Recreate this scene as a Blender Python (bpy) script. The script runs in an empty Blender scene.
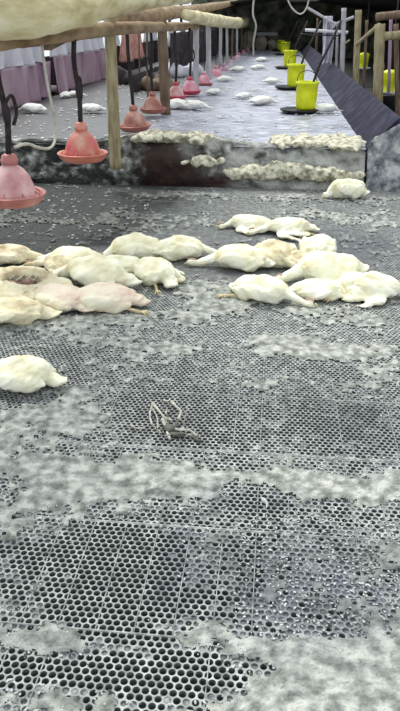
import bpy, bmesh, math, random
import numpy as np
from mathutils import Vector, Matrix
C = bpy.context.scene.collection
R = math.radians
PI = math.pi

# ------------------------------------------------------------------ camera
FPX, H, VX, VY = 680.0, 1.4, 280.0, 22.0
pitch = math.atan((355.5 - VY) / FPX)
yaw = math.atan((VX - 200) / (FPX * math.cos(pitch) + (355.5 - VY) * math.sin(pitch)))
cam = bpy.data.cameras.new('camera'); camo = bpy.data.objects.new('camera', cam); C.objects.link(camo)
camo.location = (0, 0, H); camo.rotation_euler = (PI / 2 - pitch, 0, yaw)
cam.sensor_fit = 'VERTICAL'; cam.sensor_height = 36.0; cam.lens = FPX / 711 * 36.0
cam.clip_start = .05; cam.clip_end = 200
bpy.context.scene.camera = camo
# ------------------------------------------------------------------ light
w = bpy.data.worlds.new('sky'); bpy.context.scene.world = w; w.use_nodes = True
bg = w.node_tree.nodes['Background']; bg.inputs[0].default_value = (.86, .93, 1.0, 1); bg.inputs[1].default_value = .92
sun = bpy.data.lights.new('sun', 'SUN'); sun.energy = 2.3; sun.angle = R(25); sun.color = (1, .98, .92)
suno = bpy.data.objects.new('sun', sun); C.objects.link(suno)
suno.rotation_euler = Vector((-.35, .55, 1)).to_track_quat('Z', 'Y').to_euler()
vs = bpy.context.scene.view_settings
vs.view_transform = 'Standard'; vs.look = 'None'; vs.gamma = 1; vs.exposure = 0.34

# ------------------------------------------------------------------ measuring helpers
def ray(px, py):
    cx, cy = (px - 200) / FPX, -(py - 355.5) / FPX
    v = (cx, cy * math.sin(pitch) + math.cos(pitch), cy * math.cos(pitch) - math.sin(pitch))
    c, s = math.cos(yaw), math.sin(yaw)
    return Vector((v[0] * c - v[1] * s, v[0] * s + v[1] * c, v[2]))
def G(px, py, z=0.0):
    r = ray(px, py); return Vector((0, 0, H)) + r * ((z - H) / r.z)
def PX(px, py, x):
    r = ray(px, py); return Vector((0, 0, H)) + r * (x / r.x)
def PY(px, py, y):
    r = ray(px, py); return Vector((0, 0, H)) + r * (y / r.y)

# ------------------------------------------------------------------ numpy noise
def _h(ix, iy, s):
    v = np.sin(ix * 127.1 + iy * 311.7 + s * 74.7) * 43758.5453
    return v - np.floor(v)
def vnoise(x, y, s=0):
    ix, iy = np.floor(x), np.floor(y); fx, fy = x - ix, y - iy
    fx = fx * fx * (3 - 2 * fx); fy = fy * fy * (3 - 2 * fy)
    a, b, c, d = _h(ix, iy, s), _h(ix + 1, iy, s), _h(ix, iy + 1, s), _h(ix + 1, iy + 1, s)
    return (a * (1 - fx) + b * fx) * (1 - fy) + (c * (1 - fx) + d * fx) * fy
def fbm(x, y, f, o=4, s=0):
    t, a, n = 0, 1, 0
    for k in range(o):
        t = t + a * vnoise(x * f + 17 * k, y * f - 9 * k, s + k); n += a; a *= .5; f *= 2.03
    return t / n
def n3(p, f, s=0):
    """cheap 3-D noise for an (n,3) array, -1..1"""
    return (vnoise(p[:, 0] * f + p[:, 2] * f * .7, p[:, 1] * f + p[:, 2] * f * .5, s) + vnoise(p[:, 1] * f + 3.1, p[:, 2] * f + p[:, 0] * f * .6, s + 5)) - 1

# ------------------------------------------------------------------ mesh helpers
def tag(o, label=None, cat=None, group=None, kind=None):
    if label: o['label'] = label
    if cat: o['category'] = cat
    if group: o['group'] = group
    if kind: o['kind'] = kind
    return o
def link(name, me, m=None, parent=None):
    o = bpy.data.objects.new(name, me); C.objects.link(o)
    if m and not me.materials: me.materials.append(m)
    if parent: o.parent = parent
    return o
def empty(name, loc=(0, 0, 0), rz=0):
    o = bpy.data.objects.new(name, None); C.objects.link(o); o.location = loc; o.rotation_euler = (0, 0, rz); o.empty_display_size = .05
    return o
def obj(name, bm, m=None, parent=None, smooth=True):
    me = bpy.data.meshes.new(name); bm.to_mesh(me); bm.free()
    if smooth: me.shade_smooth()
    return link(name, me, m, parent)
def box(bm, c, s, rot=None):
    r = bmesh.ops.create_cube(bm, size=1)
    M = Matrix.Translation(c) @ (rot.to_4x4() if rot else Matrix.Identity(4)) @ Matrix.Diagonal((*s, 1))
    bmesh.ops.transform(bm, matrix=M, verts=r['verts'])
    return r['verts']
def ball(bm, c, r, rot=None, sub=3):
    g = bmesh.ops.create_icosphere(bm, subdivisions=sub, radius=1)
    M = Matrix.Translation(c) @ (rot.to_4x4() if rot else Matrix.Identity(4)) @ Matrix.Diagonal((*r, 1))
    bmesh.ops.transform(bm, matrix=M, verts=g['verts'])
def tube(bm, pts, rad, n=8, jit=0, rnd=None):
    pts = [Vector(p) for p in pts]
    if not hasattr(rad, '__len__'): rad = [rad] * len(pts)
    rings = []; up = None
    for i, p in enumerate(pts):
        d = (pts[min(i + 1, len(pts) - 1)] - pts[max(i - 1, 0)]).normalized()
        if up is None: up = Vector((0, 0, 1)) if abs(d.z) < .9 else Vector((1, 0, 0))
        a = d.cross(up).normalized(); b = a.cross(d).normalized(); up = b
        ring = []
        for k in range(n):
            t = 2 * PI * k / n; r = rad[i] * (1 + (rnd.uniform(-jit, jit) if rnd else 0))
            ring.append(bm.verts.new(p + (a * math.cos(t) + b * math.sin(t)) * r))
        rings.append(ring)
    for i in range(len(rings) - 1):
        for k in range(n):
            bm.faces.new((rings[i][k], rings[i][(k + 1) % n], rings[i + 1][(k + 1) % n], rings[i + 1][k]))
    bm.faces.new(rings[0][::-1]); bm.faces.new(rings[-1])
def spline(pts, n=8):
    """Catmull-Rom through pts"""
    P = [Vector(p) for p in pts]; P = [P[0] * 2 - P[1]] + P + [P[-1] * 2 - P[-2]]; out = []
    for i in range(1, len(P) - 2):
        for k in range(n):
            t = k / n; a, b, c, d = P[i - 1:i + 3]
            out.append(.5 * ((2 * b) + (c - a) * t + (2 * a - 5 * b + 4 * c - d) * t * t + (3 * b - a - 3 * c + d) * t ** 3))
    out.append(P[-2]); return out
def lathe(bm, prof, n=32, c=(0, 0, 0), rib=0, ribs=8):
    rings = []
    for r, z in prof:
        if r < 1e-5: rings.append([bm.verts.new((c[0], c[1], c[2] + z))])
        else: rings.append([bm.verts.new((c[0] + r * (1 + rib * math.cos(ribs * 2 * PI * k / n)) * math.cos(2 * PI * k / n), c[1] + r * (1 + rib * math.cos(ribs * 2 * PI * k / n)) * math.sin(2 * PI * k / n), c[2] + z)) for k in range(n)])
    for a, b in zip(rings, rings[1:]):
        for k in range(n):
            k2 = (k + 1) % n
            q = [a[0] if len(a) == 1 else a[k], a[0] if len(a) == 1 else a[k2], b[0] if len(b) == 1 else b[k2], b[0] if len(b) == 1 else b[k]]
            q2 = []
            for v in q:
                if v not in q2: q2.append(v)
            if len(q2) > 2: bm.faces.new(q2)
def bake(name, bm, voxel, mods=()):
    """union the shapes of bm into one skin: voxel remesh + smooth, returned as a mesh"""
    me = bpy.data.meshes.new(name); bm.to_mesh(me); bm.free()
    o = bpy.data.objects.new('tmp', me); C.objects.link(o)
    m = o.modifiers.new('r', 'REMESH'); m.mode = 'VOXEL'; m.voxel_size = voxel
    s = o.modifiers.new('s', 'SMOOTH'); s.factor = .5; s.iterations = 5
    dg = bpy.context.evaluated_depsgraph_get(); dg.update()
    out = bpy.data.meshes.new_from_object(o.evaluated_get(dg)); out.name = name
    bpy.data.objects.remove(o); bpy.data.meshes.remove(me)
    return out
def getco(me):
    a = np.empty(len(me.vertices) * 3); me.vertices.foreach_get('co', a); return a.reshape(-1, 3)
def setco(me, a): me.vertices.foreach_set('co', a.ravel()); me.update()
def npmesh(name, V, F, k, mats=None, matidx=None, attrs=None):
    me = bpy.data.meshes.new(name)
    me.vertices.add(len(V)); me.vertices.foreach_set('co', np.asarray(V, float).ravel())
    F = np.asarray(F); me.loops.add(F.size); me.loops.foreach_set('vertex_index', F.ravel())
    me.polygons.add(len(F)); me.polygons.foreach_set('loop_start', np.arange(len(F)) * k)
    if matidx is not None: me.polygons.foreach_set('material_index', matidx)
    for m in (mats or []): me.materials.append(m)
    for n_, a in (attrs or {}).items():
        at = me.attributes.new(n_, 'FLOAT', 'POINT'); at.data.foreach_set('value', np.asarray(a, dtype=np.float32))
    me.update(calc_edges=True)
    return me

# ------------------------------------------------------------------ materials
def mat(name, c1, c2=None, c3=None, scale=8, rough=.7, bump=0., bscale=None, detail=6, stretch=None, spec=.3, trans=0, dist=.01, pos=(.3, .5, .7)):
    m = bpy.data.materials.new(name); m.use_nodes = True; nt = m.node_tree; b = nt.nodes['Principled BSDF']
    b.inputs['Roughness'].default_value = rough; b.inputs['Specular IOR Level'].default_value = spec
    tc = nt.nodes.new('ShaderNodeTexCoord'); mp = nt.nodes.new('ShaderNodeMapping'); nt.links.new(tc.outputs['Object'], mp.inputs[0])
    if stretch: mp.inputs['Scale'].default_value = stretch
    n = nt.nodes.new('ShaderNodeTexNoise'); n.inputs['Scale'].default_value = scale; n.inputs['Detail'].default_value = detail; nt.links.new(mp.outputs[0], n.inputs[0])
    r = nt.nodes.new('ShaderNodeValToRGB'); nt.links.new(n.outputs[0], r.inputs[0])
    c2 = c2 or c1; cs = [c1, c2] + ([c3] if c3 else [])
    r.color_ramp.elements[0].position = pos[0]; r.color_ramp.elements[1].position = pos[2]
    r.color_ramp.elements[0].color = (*c1, 1); r.color_ramp.elements[1].color = (*cs[-1], 1)
    if c3: e = r.color_ramp.elements.new(pos[1]); e.color = (*c2, 1)
    nt.links.new(r.outputs[0], b.inputs['Base Color'])
    if bump:
        n2 = nt.nodes.new('ShaderNodeTexNoise'); n2.inputs['Scale'].default_value = bscale or scale * 4; n2.inputs['Detail'].default_value = 5
        nt.links.new(mp.outputs[0], n2.inputs[0])
        bu = nt.nodes.new('ShaderNodeBump'); bu.inputs['Strength'].default_value = bump; bu.inputs['Distance'].default_value = dist
        nt.links.new(n2.outputs[0], bu.inputs['Height']); nt.links.new(bu.outputs[0], b.inputs['Normal'])
    if trans: 
        b.inputs['Transmission Weight'].default_value = 0
        b.inputs['Subsurface Weight'].default_value = trans; b.inputs['Subsurface Radius'].default_value = (.03, .015, .015); b.inputs['Subsurface Scale'].default_value = .5
    return m
def add_attr_mix(m, attr, col, fac=1.0):
    """mix the base colour towards COL where the painted dirt-and-shade map ATTR is high"""
    nt = m.node_tree; b = nt.nodes['Principled BSDF']; src = b.inputs['Base Color'].links[0].from_socket
    a = nt.nodes.new('ShaderNodeAttribute'); a.attribute_name = attr
    mu = nt.nodes.new('ShaderNodeMath'); mu.operation = 'MULTIPLY'; mu.use_clamp = True; mu.inputs[1].default_value = fac; nt.links.new(a.outputs['Fac'], mu.inputs[0])
    mx = nt.nodes.new('ShaderNodeMix'); mx.data_type = 'RGBA'; nt.links.new(mu.outputs[0], mx.inputs[0]); nt.links.new(src, mx.inputs[6]); mx.inputs[7].default_value = (*col, 1)
    nt.links.new(mx.outputs[2], b.inputs['Base Color'])

M_slat = mat('slat_plastic', (.17, .178, .168), (.34, .355, .335), (.55, .57, .53), scale=26, rough=.55, bump=.4, bscale=120, dist=.003)
M_clog = mat('clogged_dung', (.07, .075, .08), (.17, .18, .18), (.4, .42, .4), scale=55, rough=.75, bump=.6, bscale=150, dist=.004)
M_hole = mat('grimy_shaded_hole_side', (.04, .043, .043), (.11, .115, .11), scale=40, rough=.9)  # dark colour paints in the shade inside the holes, along with grime
M_crust = mat('dried_dung', (.17, .178, .158), (.35, .362, .325), (.56, .57, .51), scale=26, rough=.9, bump=1, bscale=75, dist=.014, detail=12, pos=(.34, .5, .64))
for m in (M_slat, M_clog, M_crust):
    add_attr_mix(m, 'blue', (.105, .11, .15), .72); add_attr_mix(m, 'muck_shade', (.022, .026, .022), .93)
M_ground = mat('soil', (.03, .03, .03), (.07, .068, .06), scale=5, rough=1)
M_rfloor = mat('rear_floor', (.16, .16, .21), (.33, .34, .41), (.64, .65, .7), scale=9, rough=.38, bump=.5, bscale=60, dist=.005, detail=9, stretch=(.6, 1.6, 1), spec=.5)
add_attr_mix(M_rfloor, 'muck_shade', (.075, .075, .07), .92)
M_bank = mat('bank', (.03, .03, .025), (.14, .14, .125), (.46, .47, .44), scale=11, rough=.95, bump=1, bscale=45, dist=.02, detail=10, pos=(.36, .5, .66))
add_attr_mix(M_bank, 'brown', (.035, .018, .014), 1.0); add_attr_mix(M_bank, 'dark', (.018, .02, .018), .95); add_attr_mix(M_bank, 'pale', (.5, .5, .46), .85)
M_greyb = mat('splashed_board', (.1, .1, .12), (.27, .27, .29), (.5, .5, .48), scale=13, rough=.9, bump=.8, bscale=50, dist=.012, detail=10, pos=(.35, .5, .65))
M_litter = mat('pale_litter', (.24, .22, .16), (.52, .49, .37), (.76, .73, .57), scale=20, pos=(.36, .48, .62), rough=.95, bump=1, bscale=60, dist=.012)
M_feather = mat('feathers', (.72, .66, .42), (.9, .87, .66), (.95, .93, .78), scale=11, rough=.85, bump=.55, bscale=55, dist=.006, trans=.15)
M_feather2 = mat('grubby_feathers', (.46, .37, .22), (.76, .68, .46), (.88, .83, .62), scale=13, rough=.85, bump=.7, bscale=55, dist=.008, trans=.1)
M_skinf = mat('bare_pink_skin', (.7, .5, .4), (.8, .7, .54), (.86, .82, .64), scale=8, rough=.6, bump=.4, bscale=45, dist=.004, trans=.2)
M_far = mat('far_feathers', (.75, .74, .68), (.88, .87, .82), scale=14, rough=.9, bump=.5, bscale=60)
M_flesh = mat('flesh', (.06, .03, .02), (.2, .11, .08), (.36, .22, .17), scale=20, rough=.5, bump=.5)
M_foot = mat('scaly_skin', (.62, .5, .28), (.75, .65, .4), scale=30, rough=.6, bump=.4)
M_comb = mat('comb_skin', (.6, .36, .26), (.7, .5, .38), scale=30, rough=.6)
M_beak = mat('horn', (.6, .48, .26), scale=9, rough=.4)
M_bone = mat('bone', (.3, .3, .24), (.5, .5, .42), (.62, .62, .54), scale=40, rough=.7, bump=.5)
M_bonedark = mat('dried_sinew', (.05, .05, .04), (.16, .16, .13), scale=40, rough=.8)
M_chip = mat('droppings', (.36, .38, .36), (.66, .68, .66), scale=6, rough=.9)
M_dchip = mat('dark_droppings', (.03, .035, .035), (.12, .13, .13), scale=6, rough=.9)
def plastic(n, a, b, c=None, tr=.25): return mat(n, a, b, c, scale=9, rough=.4, spec=.5, trans=tr, bump=.15, bscale=30)
M_bell = plastic('pink_plastic', (.46, .17, .17), (.64, .36, .35), (.74, .56, .53))
M_pan = plastic('red_pan_plastic', (.36, .1, .1), (.52, .22, .2))
M_bell2 = plastic('orange_red_plastic', (.58, .06, .09), (.58, .2, .14), (.68, .44, .36))
M_pan2 = plastic('salmon_plastic', (.55, .17, .12), (.68, .3, .22))
M_bell4 = plastic('dusty_pink_plastic', (.3, .1, .07), (.48, .24, .18), (.6, .4, .34))
M_pan4 = plastic('dusty_red_pan_plastic', (.36, .12, .09), (.5, .22, .17))
M_bell3 = plastic('rose_plastic', (.6, .16, .24), (.75, .35, .42), (.8, .5, .55))
M_pan3 = plastic('crimson_pan_plastic', (.5, .03, .07), (.6, .1, .14))
M_bellm = plastic('mauve_plastic', (.42, .18, .26), (.58, .32, .4))
M_yel = plastic('yellow_plastic', (.62, .7, .0), (.8, .86, .01), tr=.1)
M_black = mat('black_plastic', (.012, .012, .014), (.03, .03, .034), rough=.5)
M_rope = mat('dark_rope', (.015, .013, .013), (.05, .04, .04), scale=30, rough=.9, bump=.5)
M_prope = mat('pale_hose', (.4, .38, .32), (.6, .57, .5), scale=20, rough=.6)
M_log = mat('weathered_log', (.42, .34, .15), (.7, .62, .36), (.85, .8, .58), scale=3, rough=.75, bump=.5, bscale=14, dist=.01, stretch=(3, .6, 3))
M_beam = mat('brown_timber', (.16, .1, .05), (.3, .21, .12), (.42, .32, .19), scale=5, rough=.8, bump=.5, stretch=(2, .5, 2))
M_post = mat('bamboo_post', (.2, .16, .09), (.34, .28, .16), (.44, .38, .24), scale=8, rough=.7, bump=.4, stretch=(3, 3, .6))
M_postd = mat('dark_post', (.12, .08, .05), (.25, .18, .12), scale=8, rough=.8, bump=.4, stretch=(3, 3, .6))
M_postw = mat('grey_white_post', (.38, .36, .38), (.58, .56, .58), scale=8, rough=.7, bump=.3, stretch=(3, 3, .6))
M_wallr = mat('trough_board', (.014, .014, .028), (.026, .026, .048), (.07, .075, .105), scale=5, rough=.8, spec=.15, bump=.5, bscale=40, detail=9, pos=(.35, .55, .75))
M_tarpw = mat('white_tarp', (.55, .54, .6), (.72, .71, .76), scale=3, rough=.7)
M_tarpp = mat('mauve_tarp', (.2, .12, .17), (.38, .25, .32), (.5, .38, .44), scale=2.5, rough=.7, stretch=(1, 1, .5))
M_tarpo = mat('peach_cloth', (.5, .22, .18), (.75, .45, .38), scale=6, rough=.8)
M_dark = mat('dark_boards', (.02, .016, .02), (.05, .04, .045), (.09, .075, .08), scale=4, rough=.9, bump=.4)
M_roof = mat('dark_thatch', (.02, .02, .018), (.05, .05, .045), scale=8, rough=1)
M_end = mat('end_wall', (.03, .035, .025), (.12, .13, .09), (.3, .28, .2), scale=3, rough=.9, detail=9)
M_cloth = mat('lilac_cloth', (.42, .4, .48), (.68, .66, .74), scale=6, rough=.8)
M_white = mat('white_paint', (.6, .6, .62), (.75, .75, .76), scale=6, rough=.7)
M_sack = mat('sack', (.45, .38, .28), (.7, .62, .5), scale=6, rough=.9, bump=.5)

# ------------------------------------------------------------------ dirt and painted-shade fields over the near floor (authored in metres)
SY = 6.45            # the ledge between near floor and rear floor
ZR = .35             # rear floor height
def blobs(x, y, B):
    t = np.zeros_like(x)
    for cx, cy, rx, ry, wt in B:
        t = t + wt * np.exp(-(((x - cx) / rx) ** 2 + ((y - cy) / ry) ** 2) ** 1.5)
    return t
def from_px(L):
    out = []
    for px, py, rx, ry, wt in L:
        c = G(px, py); e = G(px + rx, py); n = G(px, py - ry)
        out.append((c.x, c.y, abs(e.x - c.x), abs(n.y - c.y), wt))
    return out
CR = from_px([(60, 700, 150, 20, .16), (20, 642, 95, 15, .36), (130, 645, 50, 8, .16), (110, 652, 60, 8, .10), (330, 690, 90, 46, .42), (230, 645, 60, 12, .3), (370, 655, 70, 18, .3), (250, 705, 60, 12, .2), (245, 672, 40, 12, -.22),
              (60, 474, 130, 24, .34), (170, 470, 60, 9, .2), (340, 486, 75, 14, .4), (260, 478, 40, 8, .2), (200, 478, 240, 6, .15),
              (45, 410, 60, 42, .2), (95, 425, 45, 26, .18), (40, 530, 50, 40, .1), (150, 347, 90, 8, .24), (310, 349, 100, 10, .3), (200, 383, 70, 3, .25), (300, 382, 80, 4, .1),
              (90, 325, 90, 14, .24), (220, 300, 50, 20, .2), (190, 315, 60, 14, .16), (350, 315, 60, 12, .25), (30, 340, 40, 10, .05),
              (280, 198, 200, 4, .3), (270, 215, 180, 14, .12), (120, 230, 50, 14, .1), (20, 215, 30, 6, .15), (60, 222, 60, 3, .25),
              (130, 580, 75, 60, -.34), (60, 560, 60, 40, -.15), (200, 530, 40, 22, -.1), (270, 415, 140, 22, -.1), (290, 436, 110, 14, -.14), (320, 385, 90, 16, .1), (170, 410, 55, 34, -.22), (300, 508, 110, 9, -.2), (100, 675, 120, 14, -.3),
              (310, 572, 125, 55, .10), (350, 600, 60, 18, .06), (20, 520, 30, 20, .05)])
CG = from_px([(305, 575, 130, 58, .13), (330, 395, 110, 45, .07), (240, 385, 80, 30, .05), (30, 420, 70, 50, .08), (350, 480, 80, 40, .08), (30, 530, 40, 50, .05), (250, 330, 200, 12, .05)])
BL = from_px([(310, 585, 130, 60, .8), (180, 560, 25, 45, .8), (85, 648, 20, 14, .5), (120, 590, 50, 10, .2), (370, 425, 60, 40, .5), (240, 500, 60, 14, .5), (320, 246, 100, 22, 1.1), (230, 265, 60, 16, .4), (350, 200, 60, 10, .5), (250, 400, 60, 25, .3), (20, 335, 30, 8, .6)])
MU = from_px([(60, 190, 110, 34, 1.9), (75, 226, 55, 20, 1.5), (0, 240, 70, 18, 1.3), (130, 200, 40, 14, .8), (10, 335, 30, 8, .5), (20, 400, 40, 5, .4), (370, 560, 40, 20, .35), (260, 560, 40, 30, .3), (180, 425, 30, 18, .25), (100, 490, 60, 5, .15), (300, 350, 120, 12, .0), (330, 400, 80, 30, .2), (340, 610, 60, 14, .3), (140, 560, 70, 50, .12)])  # left blobs: mucky floor plus shade painted into its colour
def crustf(x, y): return .5 + .62 * (fbm(x, y, 5.5, 5, 3) - .5) + .42 * (fbm(x, y, 19, 3, 31) - .5) + .34 * (fbm(x, y, 55, 2, 37) - .5) + .85 * blobs(x, y, CR)
def bluef(x, y): return np.clip(blobs(x, y, BL) * (.35 + 1.1 * fbm(x, y, 5, 4, 11)), 0, 1)
def muckshadef(x, y): return np.clip(blobs(x, y, MU) * (.35 + 1.3 * fbm(x, y, 7, 5, 21)) + .25 * np.clip(fbm(x, y, 14, 4, 41) - .55, 0, 1) * 4, 0, 1)
def halfw(y): return .31 * y + .75

# ------------------------------------------------------------------ near floor: perforated slats as real holes
dx = .0218; RR = dx / math.sqrt(3); dy = 1.5 * RR
ys = np.arange(.72, SY - .01, dy); cells = []
for i, yy in enumerate(ys):
    hw = halfw(yy); xs = np.arange(-hw - .1 * yy, hw, dx); xs = np.round(xs / dx) * dx + (dx / 2 if i % 2 else 0)
    cells.append(np.stack([xs, np.full_like(xs, yy)], 1))
cells = np.concatenate(cells)
cf = crustf(cells[:, 0], cells[:, 1]); rj = _h(np.round(cells[:, 0] * 1000), np.round(cells[:, 1] * 1000), 7)
V = []; F = []; MI = []; nv = 0
def ring(cx, k, r, z):
    a = 2 * PI * np.arange(k) / k + PI / 6
    rr = np.asarray(r); rr = rr[:, None] if rr.ndim else rr
    return np.stack([cx[:, :1] + rr * np.cos(a), cx[:, 1:2] + rr * np.sin(a), np.broadcast_to(np.asarray(z).reshape(-1, 1) if np.ndim(z) else z, (len(cx), k))], 2)
for k, sel in ((12, cells[:, 1] < 2.9), (6, cells[:, 1] >= 2.9)):
    cx = cells[sel]; c_ = cf[sel]; j = rj[sel]; n = len(cx)
    if k == 12: orad = np.where(np.arange(12) % 2 == 0, RR, RR * math.cos(PI / 6))
    else: orad = np.full(6, RR)
    a = 2 * PI * np.arange(k) / k + PI / 6
    O = np.stack([cx[:, :1] + orad * np.cos(a), cx[:, 1:2] + orad * np.sin(a), np.zeros((n, k))], 2)
    prob = np.clip((c_ + blobs(cx[:, 0], cx[:, 1], CG) - .42) * 4.5, 0, 1)
    filled = j < prob
    rin = .0093 * (1 - .35 * np.clip((c_ - .35) * 3, 0, 1) * _h(cx[:, 0] * 99, cx[:, 1] * 77, 3))
    I = ring(cx, k, rin, 0.0)
    zb = np.where(filled, -.0008 - .006 * _h(cx[:, 0] * 31, cx[:, 1] * 57, 9), -.012)
    Bt = ring(cx, k, rin * np.where(filled, .98, .9), zb)
    V.append(np.concatenate([O, I, Bt], 1).reshape(-1, 3))
    base = nv + np.arange(n)[:, None] * 3 * k; i0 = np.arange(k); i1 = (i0 + 1) % k
    top = np.stack([base + i0, base + i1, base + k + i1, base + k + i0], 2).reshape(-1, 4)
    wal = np.stack([base + k + i0, base + k + i1, base + 2 * k + i1, base + 2 * k + i0], 2).reshape(-1, 4)
    F += [top, wal]; MI += [np.zeros(len(top), int), np.full(len(wal), 2)]
    fb = base[filled] + 2 * k
    q = [(0, 1, 2, 3), (0, 3, 4, 5)] if k == 6 else [(0, 1, 2, 3), (3, 4, 5, 6), (6, 7, 8, 9), (9, 10, 11, 0), (0, 3, 6, 9)]
    for t in q:
        f = np.concatenate([fb + u for u in t], 1); F.append(f); MI.append(np.ones(len(f), int))
    nv += n * 3 * k
# ribs along the panels and panel joints
rib = []
def addbox(x0, x1, y0, y1, z0, z1):
    global nv
    v = np.array([(x, y, z) for z in (z0, z1) for y in (y0, y1) for x in (x0, x1)]); V.append(v)
    f = np.array([(4, 5, 7, 6), (0, 1, 5, 4), (1, 3, 7, 5), (3, 2, 6, 7), (2, 0, 4, 6)]) + nv
    F.append(f); MI.append(np.zeros(5, int)); nv += 8
rnd = random.Random(4)
for yy in np.arange(.8, SY - .3, .42):
    for xx in np.arange(-math.floor((halfw(yy) + .1) / .1) * .1, halfw(yy) - .1, .1):
        if rnd.random() < .75: addbox(xx - .0013, xx + .0013, yy + .004, yy + .414, -.002, .0018)
    addbox(-halfw(yy), halfw(yy), yy - .002, yy + .002, -.003, .002)
V = np.concatenate(V); F = np.concatenate(F); MI = np.concatenate(MI)
me = npmesh('floor', V, F, 4, [M_slat, M_clog, M_hole], MI, {'blue': bluef(V[:, 0], V[:, 1]), 'muck_shade': muckshadef(V[:, 0], V[:, 1])})
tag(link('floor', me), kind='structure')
# soil under the slats
bm = bmesh.new(); box(bm, (0, 15, -.62), (16, 44, .04)); tag(obj('floor_soil', bm, M_ground, smooth=False), kind='structure')

# ------------------------------------------------------------------ crust of dried dung lying on the slats
ny, nx = 620, 460
yv = .74 * (SY / .74) ** (np.linspace(0, 1, ny)); uu = np.linspace(-1, 1, nx)
Yg = np.repeat(yv[:, None], nx, 1); Xg = uu[None, :] * halfw(Yg) - .04 * Yg
c_ = crustf(Xg, Yg); h = np.clip((c_ - .60) * .06, 0, .009)
Z = .0008 + h + np.where(h > 0, (fbm(Xg, Yg, 45, 4, 77) - .5) * .013 * np.clip(h / .004, 0, 1), 0)
keep = (h[:-1, :-1] > 0) & (h[1:, :-1] > 0) & (h[:-1, 1:] > 0) & (h[1:, 1:] > 0)
idx = np.arange(ny * nx).reshape(ny, nx)
Fq = np.stack([idx[:-1, :-1], idx[:-1, 1:], idx[1:, 1:], idx[1:, :-1]], 2)[keep]
used, inv = np.unique(Fq, return_inverse=True); Fq = inv.reshape(-1, 4)
Vc = np.stack([Xg, Yg, Z], 2).reshape(-1, 3)[used]
me = npmesh('dung_crust', Vc, Fq, 4, [M_crust], None, {'blue': bluef(Vc[:, 0], Vc[:, 1]) * .8, 'muck_shade': muckshadef(Vc[:, 0], Vc[:, 1]) * .7}); me.shade_smooth()
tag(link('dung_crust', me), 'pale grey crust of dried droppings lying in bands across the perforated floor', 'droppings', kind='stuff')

# crumbs and fluff scattered about
def crumbs(name, n, m, label, seed, smin, smax, zfun, area, flat=.35):
    g = np.random.default_rng(seed); base = bmesh.new(); bmesh.ops.create_icosphere(base, subdivisions=1, radius=1)
    bv = np.array([v.co[:] for v in base.verts]); bf = np.array([[v.index for v in f.verts] for f in base.faces]); base.free()
    P = area(g, n); n = len(P); s = g.uniform(smin, smax, n) ; a = g.uniform(0, 2 * PI, n); el = g.uniform(1, 2.4, n)
    W = bv[None] * s[:, None, None]; W = W * np.stack([el, np.ones(n), np.full(n, flat)], 1)[:, None, :]
    W = W * g.uniform(.75, 1.3, (n, len(bv), 1)); ca, sa = np.cos(a)[:, None], np.sin(a)[:, None]
    X_, Y_ = W[..., 0] * ca - W[..., 1] * sa, W[..., 0] * sa + W[..., 1] * ca
    W = np.stack([X_ + P[:, :1], Y_ + P[:, 1:2], W[..., 2] + zfun(P)[:, None]], 2)
    Fm = (bf[None] + (np.arange(n) * len(bv))[:, None, None]).reshape(-1, 3)
    me = npmesh(name, W.reshape(-1, 3), Fm, 3, [m]); me.shade_smooth()
    return tag(link(name, me), label, 'droppings', kind='stuff')
def near_area(bias=.42):
    def f(g, n):
        y = .8 + (SY - .9) * g.random(n) ** 1.35; x = (g.random(n) * 2 - 1) * (halfw(y) - .1) - .04 * y
        k = (crustf(x, y) + g.normal(0, .06, n) > bias) & (muckshadef(x, y) < .45)
        return np.stack([x, y], 1)[k]
    return f
crumbs('dropping_crumbs', 14000, M_chip, 'whitish crumbs of droppings and fluff strewn over the perforated floor', 1, .0009, .0038, lambda P: np.full(len(P), .003), near_area(.47))
crumbs('dark_crumbs', 6000, M_dchip, 'dark crumbs of droppings strewn over the perforated floor', 2, .001, .004, lambda P: np.full(len(P), .003), near_area(.5))
def muck_shade_area(g, n):
    y = g.uniform(3.9, 6.4, n); x = g.uniform(-2.7, -.6, n); k = muckshadef(x, y) > .25; return np.stack([x, y], 1)[k]
crumbs('feather_fluff', 420, M_chip, 'white flecks of fluff on the mucky floor with painted shade beneath the pink feeders', 3, .003, .012, lambda P: np.full(len(P), .004), muck_shade_area)
def dark_zone(g, n):
    y = g.uniform(1.25, 1.75, n); x = g.uniform(-.05, .6, n); return np.stack([x, y], 1)
crumbs('speckled_fluff', 900, M_chip, 'pale specks on the wet blue grey patch of the floor', 5, .001, .0035, lambda P: np.full(len(P), .003), dark_zone)

# ------------------------------------------------------------------ rear floor, ledge bank
ny, nx = 420, 300
yv = (SY + .12) * (31.5 / (SY + .12)) ** (np.linspace(0, 1, ny)); xv = np.linspace(-3.5, .84, nx)
Xg, Yg = np.meshgrid(xv, yv)
Zg = ZR + (fbm(Xg, Yg, 9, 4, 5) - .5) * .018
# floor sags where it meets the ledge
idx = np.arange(ny * nx).reshape(ny, nx); Fq = np.stack([idx[:-1, :-1], idx[:-1, 1:], idx[1:, 1:], idx[1:, :-1]], 2).reshape(-1, 4)
Vr = np.stack([Xg, Yg, Zg], 2).reshape(-1, 3)
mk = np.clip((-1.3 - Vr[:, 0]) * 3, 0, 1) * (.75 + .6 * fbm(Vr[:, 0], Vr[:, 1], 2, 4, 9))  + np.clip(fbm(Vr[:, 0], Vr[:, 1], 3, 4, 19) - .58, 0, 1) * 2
me = npmesh('floor_rear', Vr, Fq, 4, [M_rfloor], None, {'muck_shade': np.clip(mk, 0, 1)}); me.shade_smooth()
tag(link('floor_rear', me), kind='structure')
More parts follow.
